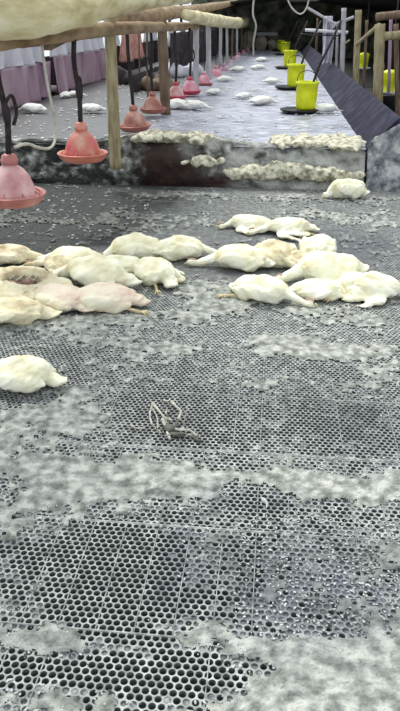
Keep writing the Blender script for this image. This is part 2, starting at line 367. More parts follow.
# the ledge face: rough bank of caked litter
nx, nz = 700, 90
xv = np.linspace(-3.5, .84, nx); tv = np.linspace(0, 1, nz); Xg, Tg = np.meshgrid(xv, tv)
prof = np.clip(Tg, 0, 1)
heap = np.exp(-((Xg + 1.0) / .55) ** 4)                                   # swollen dark heap under the second post
lumps = fbm(Xg, Tg * .6, 7, 5, 51)
topz = ZR + .02 + .07 * heap + .03 * (fbm(Xg, Xg * 0, 5, 3, 3) - .5)
zz = np.clip(Tg * 1.35, 0, 1) * topz
yy = SY + .16 * np.clip(Tg * 1.35, 0, 1) ** 1.4 + .55 * np.clip(Tg * 1.35 - 1, 0, 1) - .10 * heap * np.sin(np.clip(Tg * 1.35, 0, 1) * PI) - .10 * (lumps - .5)
zz = zz + .05 * (fbm(Xg + 3, Tg * .7, 11, 4, 61) - .5) * np.sin(np.clip(Tg * 1.2, 0, 1) * PI) - .012 * (Tg > .97)
zz[0] = -.05; zz[-1] = ZR - .02; zz[:, 0] = 0
Vb = np.stack([Xg, yy, zz], 2).reshape(-1, 3)
xx, tt = Xg.ravel(), Tg.ravel()
nz1 = fbm(xx, tt, 9, 4, 71)
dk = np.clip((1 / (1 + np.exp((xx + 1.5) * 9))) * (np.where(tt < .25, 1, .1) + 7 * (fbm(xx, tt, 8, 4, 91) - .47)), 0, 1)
edge = 1 / (1 + np.exp(-((xx + 1.24) * 14))) / (1 + np.exp((xx + .42 + (tt - .1) * .75 + (nz1 - .5) * .6) * 16))
brown = np.clip(edge * (tt < .97) * 1.35 - np.clip(fbm(xx, tt, 25, 3, 99) - .62, 0, 1) * 2, 0, 1)
pale = np.clip((1 / (1 + np.exp(-(xx + .45 + (tt - .2) * .8) * 9))) * (.15 + 1.2 * (fbm(xx, tt, 6, 4, 81) - .38)) * 2, 0, 1)
idx = np.arange(nz * nx).reshape(nz, nx); Fq = np.stack([idx[:-1, :-1], idx[:-1, 1:], idx[1:, 1:], idx[1:, :-1]], 2).reshape(-1, 4)
me = npmesh('litter_bank', Vb, Fq, 4, [M_bank], None, {'brown': brown, 'pale': pale, 'dark': dk}); me.shade_smooth()
tag(link('litter_bank', me), 'rough ledge of caked litter with a dark brown face between near and rear floor', 'litter', kind='stuff')

nx, nz = 200, 90
xv = np.linspace(.86, 2.6, nx); tv = np.linspace(0, 1, nz); Xg, Tg = np.meshgrid(xv, tv)
zz = Tg * (.42 + .16 * np.clip((Xg - .86) * 4, 0, 1)) + .02 * (fbm(Xg, Tg, 9, 4, 13) - .5); zz[0] = -.05
yy = SY + .02 + .1 * Tg - .07 * (fbm(Xg, Tg * .6, 8, 5, 14) - .5)
idx = np.arange(nz * nx).reshape(nz, nx); Fq = np.stack([idx[:-1, :-1], idx[:-1, 1:], idx[1:, 1:], idx[1:, :-1]], 2).reshape(-1, 4)
me = npmesh('mud_splashed_board', np.stack([Xg, yy, zz], 2).reshape(-1, 3), Fq, 4, [M_greyb]); me.shade_smooth(); o = link('mud_splashed_board', me); so = o.modifiers.new('s', 'SOLIDIFY'); so.thickness = .03; so.offset = -1
tag(o, 'grey splashed end board of the trough beside the ledge at the right edge', 'board')

# ------------------------------------------------------------------ side walls, end wall, roof
xa, za, xb, zb = .83, ZR - .02, 1.10, .62
bm = bmesh.new(); rnd = random.Random(8); ny = 120; rows = []
for i in range(ny + 1):
    y = SY + .14 + (31.4 - SY - .14) * (i / ny) ** 1.6; j = 0
    rows.append([bm.verts.new(p) for p in ((xa, y, za), ((xa + xb) / 2 + j, y, (za + zb) / 2), (xb + j, y, zb + j), (xb + .035 + j, y, zb + j), (xb + .05, y, 0), (xa + .02, y, 0))])
for a, b in zip(rows, rows[1:]):
    for k in range(6): bm.faces.new((a[k], a[(k + 1) % 6], b[(k + 1) % 6], b[k]))
bm.faces.new(rows[0][::-1]); bm.faces.new(rows[-1])
tag(obj('wall_right', bm, M_wallr, smooth=False), kind='structure')
bm = bmesh.new(); box(bm, (2.6, 19, .02), (2.9, 25, .04)); tag(obj('floor_side', bm, M_ground, smooth=False), kind='structure')
bm = bmesh.new(); box(bm, (-3.72, 18.4, .45), (.06, 26, .9)); 
for k in range(9): box(bm, (-3.66, 7 + k * 3.0, 1.0), (.09, .09, 2.0))
box(bm, (-3.56, 18.4, 1.2), (.06, 26, .05))
tag(obj('wall_left', bm, M_dark, smooth=False), kind='structure')
bm = bmesh.new(); box(bm, (4.0, 19, 1.1), (.06, 25, 2.2)); tag(obj('wall_side', bm, M_dark, smooth=False), kind='structure')
bm = bmesh.new(); box(bm, (.2, 31.6, 1.3), (7.8, .08, 2.6)); tag(obj('wall_end', bm, M_end, smooth=False), kind='structure')
bm = bmesh.new()
box(bm, (-1.7, 29, 2.0), (4.0, 6, .05), Matrix.Rotation(R(-8), 3, 'Y')); box(bm, (3.0, 24.5, 1.95), (3.2, 15, .05), Matrix.Rotation(R(8), 3, 'Y')); box(bm, (.8, 30.6, 2.1), (1.6, 2.4, .05))
tag(obj('ceiling', bm, M_roof, smooth=False), kind='structure')

# tarpaulins hung along the left wall
def tarp(y0, y1, z0, z1, m, label, name='tarpaulin', x=-3.48, seed=1, group=None, amp=.03):
    r = random.Random(seed); n = 60; k = 14; P = []
    ph = r.uniform(0, 6)
    bm = bmesh.new()
    for i in range(n + 1):
        y = y0 + (y1 - y0) * i / n
        row = []
        for j in range(k + 1):
            t = j / k; z = z1 + (z0 - z1) * t + (.02 * math.sin(i * .5 + ph) if j == k else 0)
            row.append(bm.verts.new((x + amp * (1 + t) * math.sin(i * .55 + ph + math.sin(i * .13) * 2) * (.4 + .6 * t), y, z)))
        P.append(row)
    for a, b in zip(P, P[1:]):
        for j in range(k): bm.faces.new((a[j], a[j + 1], b[j + 1], b[j]))
    o = obj(name, bm, m); s = o.modifiers.new('s', 'SOLIDIFY'); s.thickness = .006
    return tag(o, label, 'netting' if 'netting' in name else 'board' if 'board' in name else 'cloth' if 'cloth' in name else 'tarpaulin', group)
tarp(7.4, 10.9, .86, 1.12, M_tarpw, 'white tarpaulin strip above mauve sheeting, nearest along the left wall', seed=1)
tarp(11.15, 14.6, .92, 1.18, M_tarpw, 'white tarpaulin strip above mauve sheeting, second along the left wall', seed=2)
tarp(7.4, 11.1, .36, .86, M_tarpp, 'mauve tarpaulin sheet on the left wall behind the nearest dark hanger rope', seed=3)
tarp(11.2, 14.8, .36, .92, M_tarpp, 'mauve tarpaulin sheet behind the white carcasses by the left wall', seed=4)
tarp(16.3, 18.4, .6, 1.16, M_tarpo, 'peach cloth hanging in folds on the left wall between two dark gaps', 'hanging_cloth', x=-3.44, seed=5, amp=.06)
tarp(15.1, 16.0, .95, 1.2, M_tarpw, 'small white tarpaulin piece beside the hanging peach cloth', seed=6)
tarp(19.2, 21.2, .95, 1.15, M_tarpw, 'small white tarpaulin piece beyond the peach cloth', seed=7)
tarp(23.5, 24.6, .7, 1.25, M_white, 'narrow white sheet deep along the left wall, nearer one', seed=8)
tarp(26.4, 27.8, .7, 1.25, M_white, 'narrow white sheet deep along the left wall, farther one', seed=9)

# ------------------------------------------------------------------ logs and posts on the left
def pole(name, pts, rad, m, label, cat='post', group=None, n=12, seed=0, jit=.04, knots=True):
    r = random.Random(seed); S = spline(pts, 10); bm = bmesh.new(); N = len(S)
    r0, r1 = rad if hasattr(rad, '__len__') else (rad, rad)
    rr = [(r0 + (r1 - r0) * i / (N - 1)) * (1 + (.07 if knots and i % 9 == 4 else 0)) for i in range(N)]
    tube(bm, S, rr, n, jit, r)
    return tag(obj(name, bm, m), label, cat, group)
pole('log_beam', [(-1.26, 1.6, 1.50), PX(0, 8, -1.2) , PX(70, 4, -1.2), PX(130, -6, -1.2), PX(185, -8, -1.2)], (.125, .13), M_log, 'thick pale yellow log lying above the row of posts, nearest the camera', 'log', n=20, seed=1)
pole('purlin', [(-1.4, 1.9, 1.26), PX(2, 40, -1.4), PX(60, 34, -1.4), PX(130, 28, -1.4), PX(196, 26, -1.4)], (.05, .055), M_beam, 'brown timber purlin resting on the near posts under the thick log', 'timber', seed=2)
pole('purlin', [PX(186, 15, -1.25), PX(212, 20, -1.3), PX(235, 23, -1.4), (-1.4, 30.9, 1.4)], (.07, .2), M_log, 'pale yellowish purlin over the farther posts of the feeder row', 'timber', seed=3)
bm = bmesh.new(); box(bm, PX(62, 36, -1.5), (.06, .75, .08), Matrix.Rotation(R(6), 3, 'X')); box(bm, PX(35, 42, -1.5), (.05, .5, .05))
tag(obj('timber_offcut', bm, M_postd, smooth=False), 'short dark timber wedged under the thick log between hose and dark hanger', 'timber')
# dark netting and rubbish behind the farther feeders
tarp(11.6, 15.0, .36, .62, M_dark, 'low dark board behind the middle feeders of the row', 'dark_board', x=-2.35, seed=21, amp=.02)
tarp(15.2, 31.0, .36, 1.2, M_dark, 'long dark netting hung behind the farther feeders', 'dark_netting', x=-2.2, seed=22, amp=.05)
pole('timber_beam', [PX(112, 20, -1.8), PX(160, 14, -1.8), PX(200, 9, -1.8), PX(240, 2, -1.8)], .1, M_beam, 'dark brown timber at the very top above the pale purlin', 'timber', seed=5)
POSTS = [(112, 6.2, .052, M_post, 'thick bamboo post standing at the ledge beside the second feeder', .2),
         (165, 9.0, .062, M_postd, 'brown post among pale heaps, second of the feeder row', .34),
         (195, 12.6, .05, M_postw, 'greyish white post beside the rose feeder with crimson pan', .34),
         (208, 14.9, .05, M_postw, 'greyish white post just past the rose feeder', .34),
         (220, 17.9, .04, M_postw, 'thin grey post, fifth along the feeder row', .34),
         (226, 20.2, .035, M_postw, 'thin grey post, sixth along the feeder row', .34),
         (231.5, 22.6, .035, M_postd, 'thin brown post, seventh along the feeder row', .34),
         (236, 25.0, .035, M_postw, 'thin grey post, eighth along the feeder row', .34),
         (241, 28.0, .035, M_postd, 'farthest thin post of the feeder row', .34)]
for i, (c, y, r, m, l, z0) in enumerate(POSTS):
    x = -1.4 if i != 0 else -1.42; g = (0.012 if i % 2 else -.008)
    pole('post', [(x + g, y, z0), (x, y, (z0 + 1.4) / 2), (x - g, y, 1.42)], (r * 1.05, r * .95), m, l, 'post', 'posts along the feeder row', seed=i)
for c, y0, y1, yd in ((148, 8, 72, 10.6), (140, 12, 60, 13.5)):
    pole('thin_rod', [PY(c, y0, yd), PY(c - 1, (y0 + y1) / 2, yd), PY(c, y1 + 30, yd)], .014, M_postd, 'thin dark rod hanging left of the brown post' if c == 148 else 'thin dark rod hanging before the peach cloth', 'rod', seed=c)
pole('bent_pole', [PY(254, -4, 24.8), PY(253, 14, 24.8), PY(256, 26, 24.8), PY(253.5, 42, 24.8), PY(253.5, 57, 24.8)], .03, M_prope, 'thin pale bent pole standing in the far alley', 'pole', seed=12)

# ------------------------------------------------------------------ pan feeders
def feeder(px, py, yd, s, mb, mp, label, hang=True, tilt=0, top=None, hi=True):
    """px,py: centre of the pan rim; yd: distance"""
    p = PY(px, py, yd); t = empty('pan_feeder', (p.x, p.y, p.z - .04 * s), 0); tag(t, label, 'feeder', 'pink pan feeders hanging in a row'); t.rotation_euler = (R(tilt), R(tilt * .6), random.Random(int(px)).uniform(0, 3))
    n = 40 if hi else 24
    bm = bmesh.new(); lathe(bm, [(0, 0), (.11, 0), (.145, .008), (.172, .035), (.182, .06), (.188, .062), (.184, .068), (.168, .05), (.14, .022), (.10, .012), (0, .02)], n)
    bmesh.ops.scale(bm, vec=(s, s, s), verts=bm.verts); obj('pan', bm, mp, t)
    bm = bmesh.new(); lathe(bm, [(.118, .035), (.13, .04), (.134, .055), (.13, .08), (.122, .11), (.108, .145), (.088, .178), (.064, .203), (.042, .218), (.036, .228), (.036, .235), (0, .236)], n, rib=.018, ribs=8)
    bmesh.ops.scale(bm, vec=(s, s, s), verts=bm.verts); obj('hopper', bm, mb, t)
    bm = bmesh.new(); lathe(bm, [(.034, .222), (.047, .226), (.049, .25), (.042, .258), (.042, .27), (.028, .28), (0, .282)], 20)
    bmesh.ops.scale(bm, vec=(s, s, s), verts=bm.verts); obj('cap', bm, mp if hi else mb, t)
    if hi:
        for k in range(8):
            bm = bmesh.new(); a = 2 * PI * k / 8; tube(bm, [(math.cos(a) * .125 * s, math.sin(a) * .125 * s, .085 * s), (math.cos(a) * .168 * s, math.sin(a) * .168 * s, .055 * s)], .004 * s, 6); obj('grille_bar', bm, mp, t)
    if hang:
        bm = bmesh.new(); L = (top if top else 1.32) - p.z + .04 * s; r = .018 if hi else .009
        S = spline([(0, 0, .28 * s), (.012, 0, .28 * s + (L - .28 * s) * .33), (-.012, .01, .28 * s + (L - .28 * s) * .7), (0, 0, L)], 6); tube(bm, S, [r * (1.3 if i in (6, 7) and hi else 1) for i in range(len(S))], 8)
        hg = obj('hanger', bm, M_rope, t)
        if hi:
            bm = bmesh.new(); tube(bm, spline([(.0, 0, L * .62), (.05, 0, L * .68), (.07, 0, L * .58), (.045, 0, L * .5)], 5), .01, 6); obj('rope_tail', bm, M_rope, hg)
    return t
feeder(13, 197, 3.75, 1.0, M_bell, M_pan, 'nearest pink pan feeder, cut by the picture edge, hanging on a dark rope', tilt=1)
feeder(83, 156, 4.95, .98, M_bell2, M_pan2, 'orange red pan feeder with salmon pan hanging beside the bamboo post')
feeder(135, 127, 7.3, .92, M_bell4, M_pan4, 'reddish pan feeder on the rear floor just past the bamboo post', tilt=-3)
feeder(153, 110, 8.7, .9, M_bell4, M_pan4, 'salmon pink pan feeder standing close to the brown post')
feeder(176, 97, 10.2, .85, M_bell, M_pan3, 'small pink pan feeder half hidden behind the brown post')
feeder(190, 92, 11.3, .95, M_bell3, M_pan3, 'rose pan feeder with crimson pan below the greyish white post')
feeder(204, 84, 13.4, .9, M_bell3, M_pan, 'rose pan feeder just right of the second greyish white post', hi=False)
for i, (c, r_, yd) in enumerate(((216, 78, 15.8), (223, 75, 17.6), (228, 70, 20.3), (233, 66, 22.2), (238, 61, 24.6), (243, 57, 27), (247, 53, 29.5))):
    feeder(c, r_, yd, 1.05, M_bellm if i % 2 else M_bell3, M_pan, ['mauve pink', 'rose'][i % 2 == 0] + ' pan feeder deep in the row, ' + ['first', 'second', 'third', 'fourth', 'fifth', 'sixth', 'last'][i] + ' beyond the white posts', hi=False, top=1.21)
def rubbish(px, py, sx, sy, sz, m, l, seed):
    q = G(px, py, ZR); r = random.Random(seed); bm = bmesh.new()
    for k in range(12): ball(bm, (r.uniform(-sx, sx), r.uniform(-sy, sy), r.uniform(0, sz * .6)), (r.uniform(.1, .22), .12, r.uniform(.05, sz * .5)), Matrix.Rotation(r.uniform(-1, 1), 3, 'Y'), sub=2)
    ball(bm, (0, 0, sz * .25), (sx, sy, sz * .4))
    me = bake('rubbish_heap', bm, .022); c = getco(me); c += n3(c, 9, seed)[:, None] * .03; c[:, 2] = np.maximum(c[:, 2], .01); setco(me, c); me.shade_smooth()
    o = link('rubbish_heap', me, m); o.location = q; tag(o, l, 'rubbish', kind='stuff')
rubbish(142, 84, .55, .25, .35, M_dark, 'low dark heap of rubbish on the rear floor below the peach cloth', 1)
rubbish(178, 77, .45, .2, .3, M_tarpw, 'crumpled pale sheet heaped behind the brown post', 2)
rubbish(158, 90, .3, .2, .2, M_postd, 'small brown heap of rubbish behind the reddish feeders', 3)
# pale hose to the nearest feeder
o = pole('pale_hose', [PX(40, 30, -1.4), PX(44, 62, -1.4), PX(49, 92, -1.38), PX(55, 120, -1.38), PX(55, 140, -1.38), PX(50, 148, -1.38), PX(40, 148, -1.36), PX(27, 144, -1.35), PX(15, 147, -1.34)], .0085, M_prope, 'thin pale hose drooping from the log to the nearest pink feeder', 'hose', jit=0, knots=False)

# ------------------------------------------------------------------ yellow bucket feeders
def bucket(px, py, s, label, lean=0, hose=None, hi=True):
    p = G(px, py, ZR + .02); t = empty('bucket_feeder', (p.x, p.y, ZR + .012)); tag(t, label, 'feeder', 'yellow bucket feeders along the right wall')
    t.rotation_euler = (0, R(lean), .3)
    bm = bmesh.new(); lathe(bm, [(0, 0), (.2, 0), (.235, .018), (.24, .035), (.232, .037), (.2, .014), (0, .014)], 36); bmesh.ops.scale(bm, vec=(s, s, s), verts=bm.verts)
    obj('pan', bm, M_black, t).location = (-.08, 0, 0)
    bm = bmesh.new(); lathe(bm, [(0, .03), (.118, .03), (.121, .06), (.127, .2), (.131, .31), (.139, .312), (.139, .345), (.132, .345), (.128, .3), (.12, .08), (0, .07)], 36); bmesh.ops.scale(bm, vec=(s, s, s), verts=bm.verts)
    obj('bucket', bm, M_yel, t)
    bm = bmesh.new(); tube(bm, spline([(.135 * s, 0, .28 * s), (.1 * s, .03, .42 * s), (0, .03, .46 * s), (-.1 * s, .03, .42 * s), (-.135 * s, 0, .28 * s)], 6), .005, 6); obj('bail_handle', bm, M_black, t)
    if hose:
        bm = bmesh.new(); tube(bm, spline([(.02, 0, .12), (.12, -.02, .5), (.28, .05, .78), (.5, .3, 1.05)], 6), .016 * s, 8); obj('feed_pipe', bm, M_rope, t)
    return t
bucket(305.5, 111, 1.06, 'nearest yellow bucket feeder standing in a black pan', hose=1)
bucket(295, 88, 1.15, 'second yellow bucket feeder along the alley, behind the nearest', hose=1)
bucket(289.5, 68, 1.2, 'third yellow bucket feeder along the alley', hose=1)
bucket(285, 54.5, 1.2, 'fourth yellow bucket feeder, small in the distance', hose=1)
bucket(280.5, 50.8, 1.15, 'farthest yellow bucket feeder by the end wall', lean=0, hose=1)
def side_bucket(px, py, yd, s, label):
    p = PY(px, py, yd); t = empty('bucket_feeder', p); tag(t, label, 'feeder', 'yellow feeders past the right wall')
    bm = bmesh.new(); lathe(bm, [(0, 0), (.10, 0), (.115, .2), (.125, .28), (.12, .3), (.06, .33), (0, .34)], 28); bmesh.ops.scale(bm, vec=(s, s, s), verts=bm.verts); obj('bucket', bm, M_yel, t)
    bm = bmesh.new(); lathe(bm, [(0, -.02), (.16, -.02), (.18, .01), (.17, .015), (0, .0)], 28); bmesh.ops.scale(bm, vec=(s, s, s), verts=bm.verts); obj('pan', bm, M_white, t)
    bm = bmesh.new(); tube(bm, [(0, 0, .33 * s), (0, 0, 1.9 - p.z)], .012, 6); obj('hanger', bm, M_rope, t)
side_bucket(388, 92, 12.0, 1.0, 'yellow feeder hanging past the right wall behind the thick bamboo post')
side_bucket(363, 68, 17.5, 1.0, 'small yellow feeder hanging past the right wall between two posts')

# ------------------------------------------------------------------ right side posts and rails
def rp(px0, py0, px1, py1, yd, r, m, label, name='post', cat='post', bend=0, yd2=None):
    a, b = PY(px0, py0, yd), PY(px1, py1, yd2 or yd)
    if name == 'post': d = (a - b); a = a + d * ((.03 - a.z) / d.z)
    mid = (a + b) / 2 + Vector((bend, 0, 0))
    return pole(name, [a, mid, b], r, m, label, cat, seed=int(px0 * 7 + py0))
rp(376.5, 150, 380, 24, 9.3, .062, M_post, 'thick bamboo post rising behind the right wall, nearest the camera')
rp(354.5, 110, 358.5, 10, 12.2, .05, M_post, 'pale bamboo post with a diagonal brace, second behind the right wall')
rp(341.5, 88, 344, 8, 15.2, .048, M_postw, 'whitish post behind the right wall beside the hung lilac cloth')
rp(336, 80, 338, 22, 18.5, .035, M_postw, 'thin whitish post between whitish post and lilac cloth')
rp(316, 62, 318, 18, 24, .045, M_postd, 'dark post in the distance left of the lilac cloth')
rp(398, 140, 396, 24, 9.6, .03, M_postd, 'dark thin post at the right picture edge')
rp(363, 100, 367, 20, 15.6, .03, M_postd, 'dark thin post between the two bamboo posts')
rp(388, 110, 391, 18, 11.5, .025, M_tarpp, 'thin mauve pole right of the thick bamboo post')
rp(378, 37, 412, 34, 9.3, .05, M_post, 'horizontal bamboo rail tied to the thick bamboo post', 'rail', 'rail')
rp(376, 17, 404, 14, 9.4, .045, M_postd, 'dark horizontal rail crossing the thick bamboo post top', 'rail', 'rail')
rp(357, 44, 379, 25, 12.15, .026, M_post, 'diagonal brace between the two bamboo posts', 'brace', 'brace', yd2=9.32)
rp(334, 25, 354, 17, 15.2, .03, M_postw, 'short whitish diagonal brace beside the lilac cloth', 'brace', 'brace')
rp(306, 7, 335, 24, 15.2, .025, M_postw, 'pale diagonal stick left of the whitish brace', 'brace', 'brace')
rp(333, 28, 336, 22, 15.2, .025, M_postw, 'stub joining the diagonal stick and the whitish brace', 'brace', 'brace')
rp(305, 30, 348, 32.5, 15.22, .03, M_white, 'white horizontal rail crossing behind the lilac cloth', 'rail', 'rail')
rp(300, 34, 345, 36, 15.2, .014, M_black, 'black thin rail just under the white rail', 'rail', 'rail')
rp(340, 47, 350, 40, 15.2, .02, M_post, 'small pale brace low beside the whitish post', 'brace', 'brace')
pole('hanging_cable', [PY(286, -4, 14), PY(292, 8, 14), PY(300, 14, 14), PY(306, 9, 14), PY(310, -4, 14)], .014, M_prope, 'pale cable hanging in a loop under the dark roof', 'cable', jit=0, knots=False)
# lilac cloth draped over the rail
bm = bmesh.new(); A = []
for i in range(17):
    row = []
    for j in range(25):
        u = i / 16; v = j / 24; yd = 15.3 + .05 * math.sin(u * 14 + v * 2)
        row.append(bm.verts.new(PY(324.5 + (10 - 3.5 * abs(v - .5)) * u - 2.5 * v, 16 + 48 * v, yd)))
    A.append(row)
for a, b in zip(A, A[1:]):
    for j in range(24): bm.faces.new((a[j], a[j + 1], b[j + 1], b[j]))
o = obj('hanging_cloth', bm, M_cloth); s = o.modifiers.new('s', 'SOLIDIFY'); s.thickness = .02
tag(o, 'lilac white cloth hanging over the white rail behind the right wall', 'cloth')
p = PY(386, 116, 9.95); p.z = max(p.z, .3); bm = bmesh.new(); lathe(bm, [(0, 0), (.13, 0), (.155, .2), (.165, .22), (.16, .235), (.145, .21), (.12, .02), (0, .02)], 28)
o = obj('black_tub', bm, M_black); o.location = p; tag(o, 'black plastic tub behind the right wall beside the thick bamboo post', 'tub')
pole('support_rail', [(p.x - .6, p.y, p.z - .02), (p.x + .2, p.y, p.z - .02), (p.x + 1.0, p.y, p.z - .02)], .02, M_postd, 'dark rail under the black tub behind the right wall', 'rail')
# end of the alley
p = G(262, 52, ZR)
for k, (cx_, cz, sx, l) in enumerate(((248, 41, .5, 'tan sack upright at the end of the alley, left one'), (261, 43, .48, 'tan sack lying at the end of the alley, middle one'), (272.5, 45, .36, 'tan sack slumped at the end of the alley, right one'))):
    q = PY(cx_, cz, 31.1); bm = bmesh.new(); ball(bm, (0, 0, 0), (sx * .55, .22, .36 - .06 * k), Matrix.Rotation(R(-14 * k), 3, 'Y'))
    me = bake('sack', bm, .04); c = getco(me); c += n3(c, 6)[:, None] * .03; setco(me, c); me.shade_smooth(); o = link('sack', me, M_sack); o.location = q; tag(o, l, 'sack', 'sacks at the end of the alley')
bm = bmesh.new(); box(bm, PY(262, 34, 31.54), (1.3, .05, .12)); tag(obj('white_board', bm, M_white, smooth=False), 'white board fixed low on the end wall', 'board')

# ------------------------------------------------------------------ dead broiler chickens
def chicken(px, py, rz, label, s=1.0, neck=0.0, nl=.12, wl=0, wr=0, flat=1.0, fat=1.0, m=M_feather, seed=0, z=0.0, vox=.0075, feet=(1, 1), lz=0, group='dead chickens on the near floor', loc=None, head=True, roll=0):
    r = random.Random(seed * 13 + 5); bm = bmesh.new()
    ball(bm, (0, 0, .062), (.125, .082 * fat, .066))
    ball(bm, (.055, 0, .06), (.085, .078 * fat, .06)); ball(bm, (-.05, .01, .066), (.09, .07 * fat, .056))
    ball(bm, (-.125, 0, .045), (.055, .042, .03)); ball(bm, (-.165, .004, .032), (.042, .034, .014), Matrix.Rotation(.25, 3, 'Y'))
    for sgn, sp in ((1, wl), (-1, wr)):
        if sp <= 0:
            ball(bm, (.0, sgn * .074 * fat, .062), (.095, .026, .042), Matrix.Rotation(-.12, 3, 'Y')); ball(bm, (-.075, sgn * .066 * fat, .052), (.06, .016, .022))
        else:
            a = sgn * (PI / 2 + r.uniform(-.2, .2)); d = Vector((math.cos(a), math.sin(a), 0)); d2 = Vector((-.75, sgn * .65, 0))
            for k in range(5): q = Vector((.05, sgn * .05, .045)) + d * (.03 * k * sp); ball(bm, q - Vector((0, 0, .006 * k)), (.032, .03, .018 - .001 * k), sub=2)
            q0 = Vector((.05, sgn * .05, .03)) + d * (.12 * sp)
            for k in range(6): q = q0 + d2 * (.03 * k * sp); ball(bm, q - Vector((0, 0, .003 * k)), (.045 - .004 * k, .03 - .002 * k, .012 - .001 * k), Matrix.Rotation(sgn * 2.4, 3, 'Z'), sub=2)
            for k in range(4): q = Vector((.0 - .03 * k, sgn * (.07 + .03 * sp), .024)); ball(bm, q, (.04, .035, .016), sub=2)
    for sgn in (1, -1):
        ball(bm, (-.055, sgn * .06 * fat, .038), (.055, .034, .036), Matrix.Rotation(sgn * .3, 3, 'Z'))
    # neck and head
    p = Vector((.115, 0, .055)); a = neck * .35; N = 8; step = nl / N
    for k in range(N + 1):
        t = k / N; rr = .036 * (1 - t) + .019 * t
        zc = max(rr * .85, .055 * (1 - t) + .02 * t)
        ball(bm, (p.x, p.y, zc), (rr, rr, rr * .9), sub=2)
        a += neck * .65 / N; p = p + Vector((math.cos(a), math.sin(a), 0)) * step
    hp = Vector((p.x, p.y, .022)) + Vector((math.cos(a), math.sin(a), 0)) * .008
    ball(bm, hp, (.028, .021, .021), Matrix.Rotation(a, 3, 'Z'), sub=2)
    me = bake('body', bm, vox)
    c = getco(me)
    c = c + np.stack([n3(c, 17, seed), n3(c + 5, 17, seed + 1), n3(c + 9, 17, seed + 2)], 1) * .014
    c = c + np.stack([n3(c, 60, seed), n3(c + 5, 60, seed + 1), n3(c + 9, 60, seed + 2)], 1) * .005
    # shaggy feather tips lying backwards
    tuft = np.abs(n3(c * np.array([.5, 1.4, 1.2]), 75, seed + 4)); c[:, 0] -= tuft * .012
    c[:, 2] *= flat; lo = c[:, 2] < .004; c[lo, 2] = .004 + (c[lo, 2] - .004) * .08
    setco(me, c); me.shade_smooth()
    base = loc or G(px, py, z); t = empty('dead_chicken', (base.x, base.y, z + lz), rz); t.rotation_euler = (R(roll), 0, rz); t.scale = (s, s, s)
    tag(t, label, 'chicken', group)
    link('body', me, m, t)
    if head:
        bm = bmesh.new(); d = Vector((math.cos(a), math.sin(a), 0)); tube(bm, [hp + d * .022, hp + d * .032 - Vector((0, 0, .002)), hp + d * .043 - Vector((0, 0, .008))], [.009, .0065, .0015], 8); obj('beak', bm, M_beak, t)
        bm = bmesh.new()
        for k in range(4): ball(bm, hp + d * (.014 - .011 * k) + Vector((0, 0, .021 + .003 * (k in (1, 2)))), (.007, .003, .007), Matrix.Rotation(a, 3, 'Z'), sub=2)
        obj('comb', bm, M_comb, t)
    for sgn, on in ((1, feet[0]), (-1, feet[1])):
        if not on: continue
        b0 = Vector((-.09, sgn * .06, .03)); dd = Vector((-.9, sgn * r.uniform(.1, .6), 0)).normalized(); an = b0 + dd * .085 - Vector((0, 0, .014))
        bm = bmesh.new(); tube(bm, [b0, (b0 + an) / 2 - Vector((0, 0, .004)), an], [.012, .007, .0065], 8)
        sd = Vector((-dd.y, dd.x, 0))
        for u in (-.5, 0, .5):
            e = (dd + sd * u).normalized(); tube(bm, [an, an + e * .022 + Vector((0, 0, .003)), an + e * .042 - Vector((0, 0, .006))], [.0055, .0045, .002], 6)
        tube(bm, [an, an - dd * .008 + sd * .016 - Vector((0, 0, .004))], [.005, .002], 6)
        obj('foot', bm, M_foot, t)
    return t
# left pile
chicken(135, 257, R(200), 'plump white dead chicken at the top of the left heap, dark patch by its rump', s=1.15, neck=.6, nl=.08, fat=1.1, seed=1, feet=(0, 0))
chicken(180, 258, R(15), 'white dead chicken rightmost in the left heap, neck toward the right heap', s=1.15, neck=-.5, nl=.13, wl=.5, seed=2, feet=(0, 0))
chicken(156, 281, R(130), 'rounded white dead chicken in front, at the right end of the left heap', s=1.1, neck=1.4, nl=.09, fat=1.2, wr=.5, seed=3, feet=(1, 0))
chicken(78, 267, R(170), 'flattened white dead chicken at the rear of the left heap', s=1.3, flat=.8, wl=.7, wr=.4, seed=4, feet=(0, 0))
chicken(98, 285, R(165), 'long white dead chicken lying over the middle of the left heap', s=1.35, neck=.8, fat=1.1, seed=5, wr=.4, feet=(1, 1))
chicken(104, 307, R(185), 'dead chicken with bare pink skin at the front of the left heap', s=1.25, m=M_skinf, flat=.8, fat=1.15, seed=6, neck=-.5, feet=(1, 0))
chicken(62, 306, R(150), 'pinkish bare dead chicken between opened carcass and pink one', s=1.2, m=M_skinf, flat=.75, seed=7, neck=1.5, feet=(0, 0))
chicken(10, 320, R(190), 'decayed grubby dead chicken at the front left corner of the left heap', s=1.3, m=M_feather2, flat=.75, seed=8, wr=.6, feet=(0, 1))
chicken(62, 271, R(150), 'tan grubby dead chicken behind the opened carcass', s=.95, m=M_feather2, flat=.85, seed=9, feet=(1, 0), neck=.8)
chicken(6, 263, R(10), 'grubby white dead chicken at the rear left edge of the left heap', s=1.15, m=M_feather2, flat=.8, seed=10, wl=.5, feet=(0, 0))
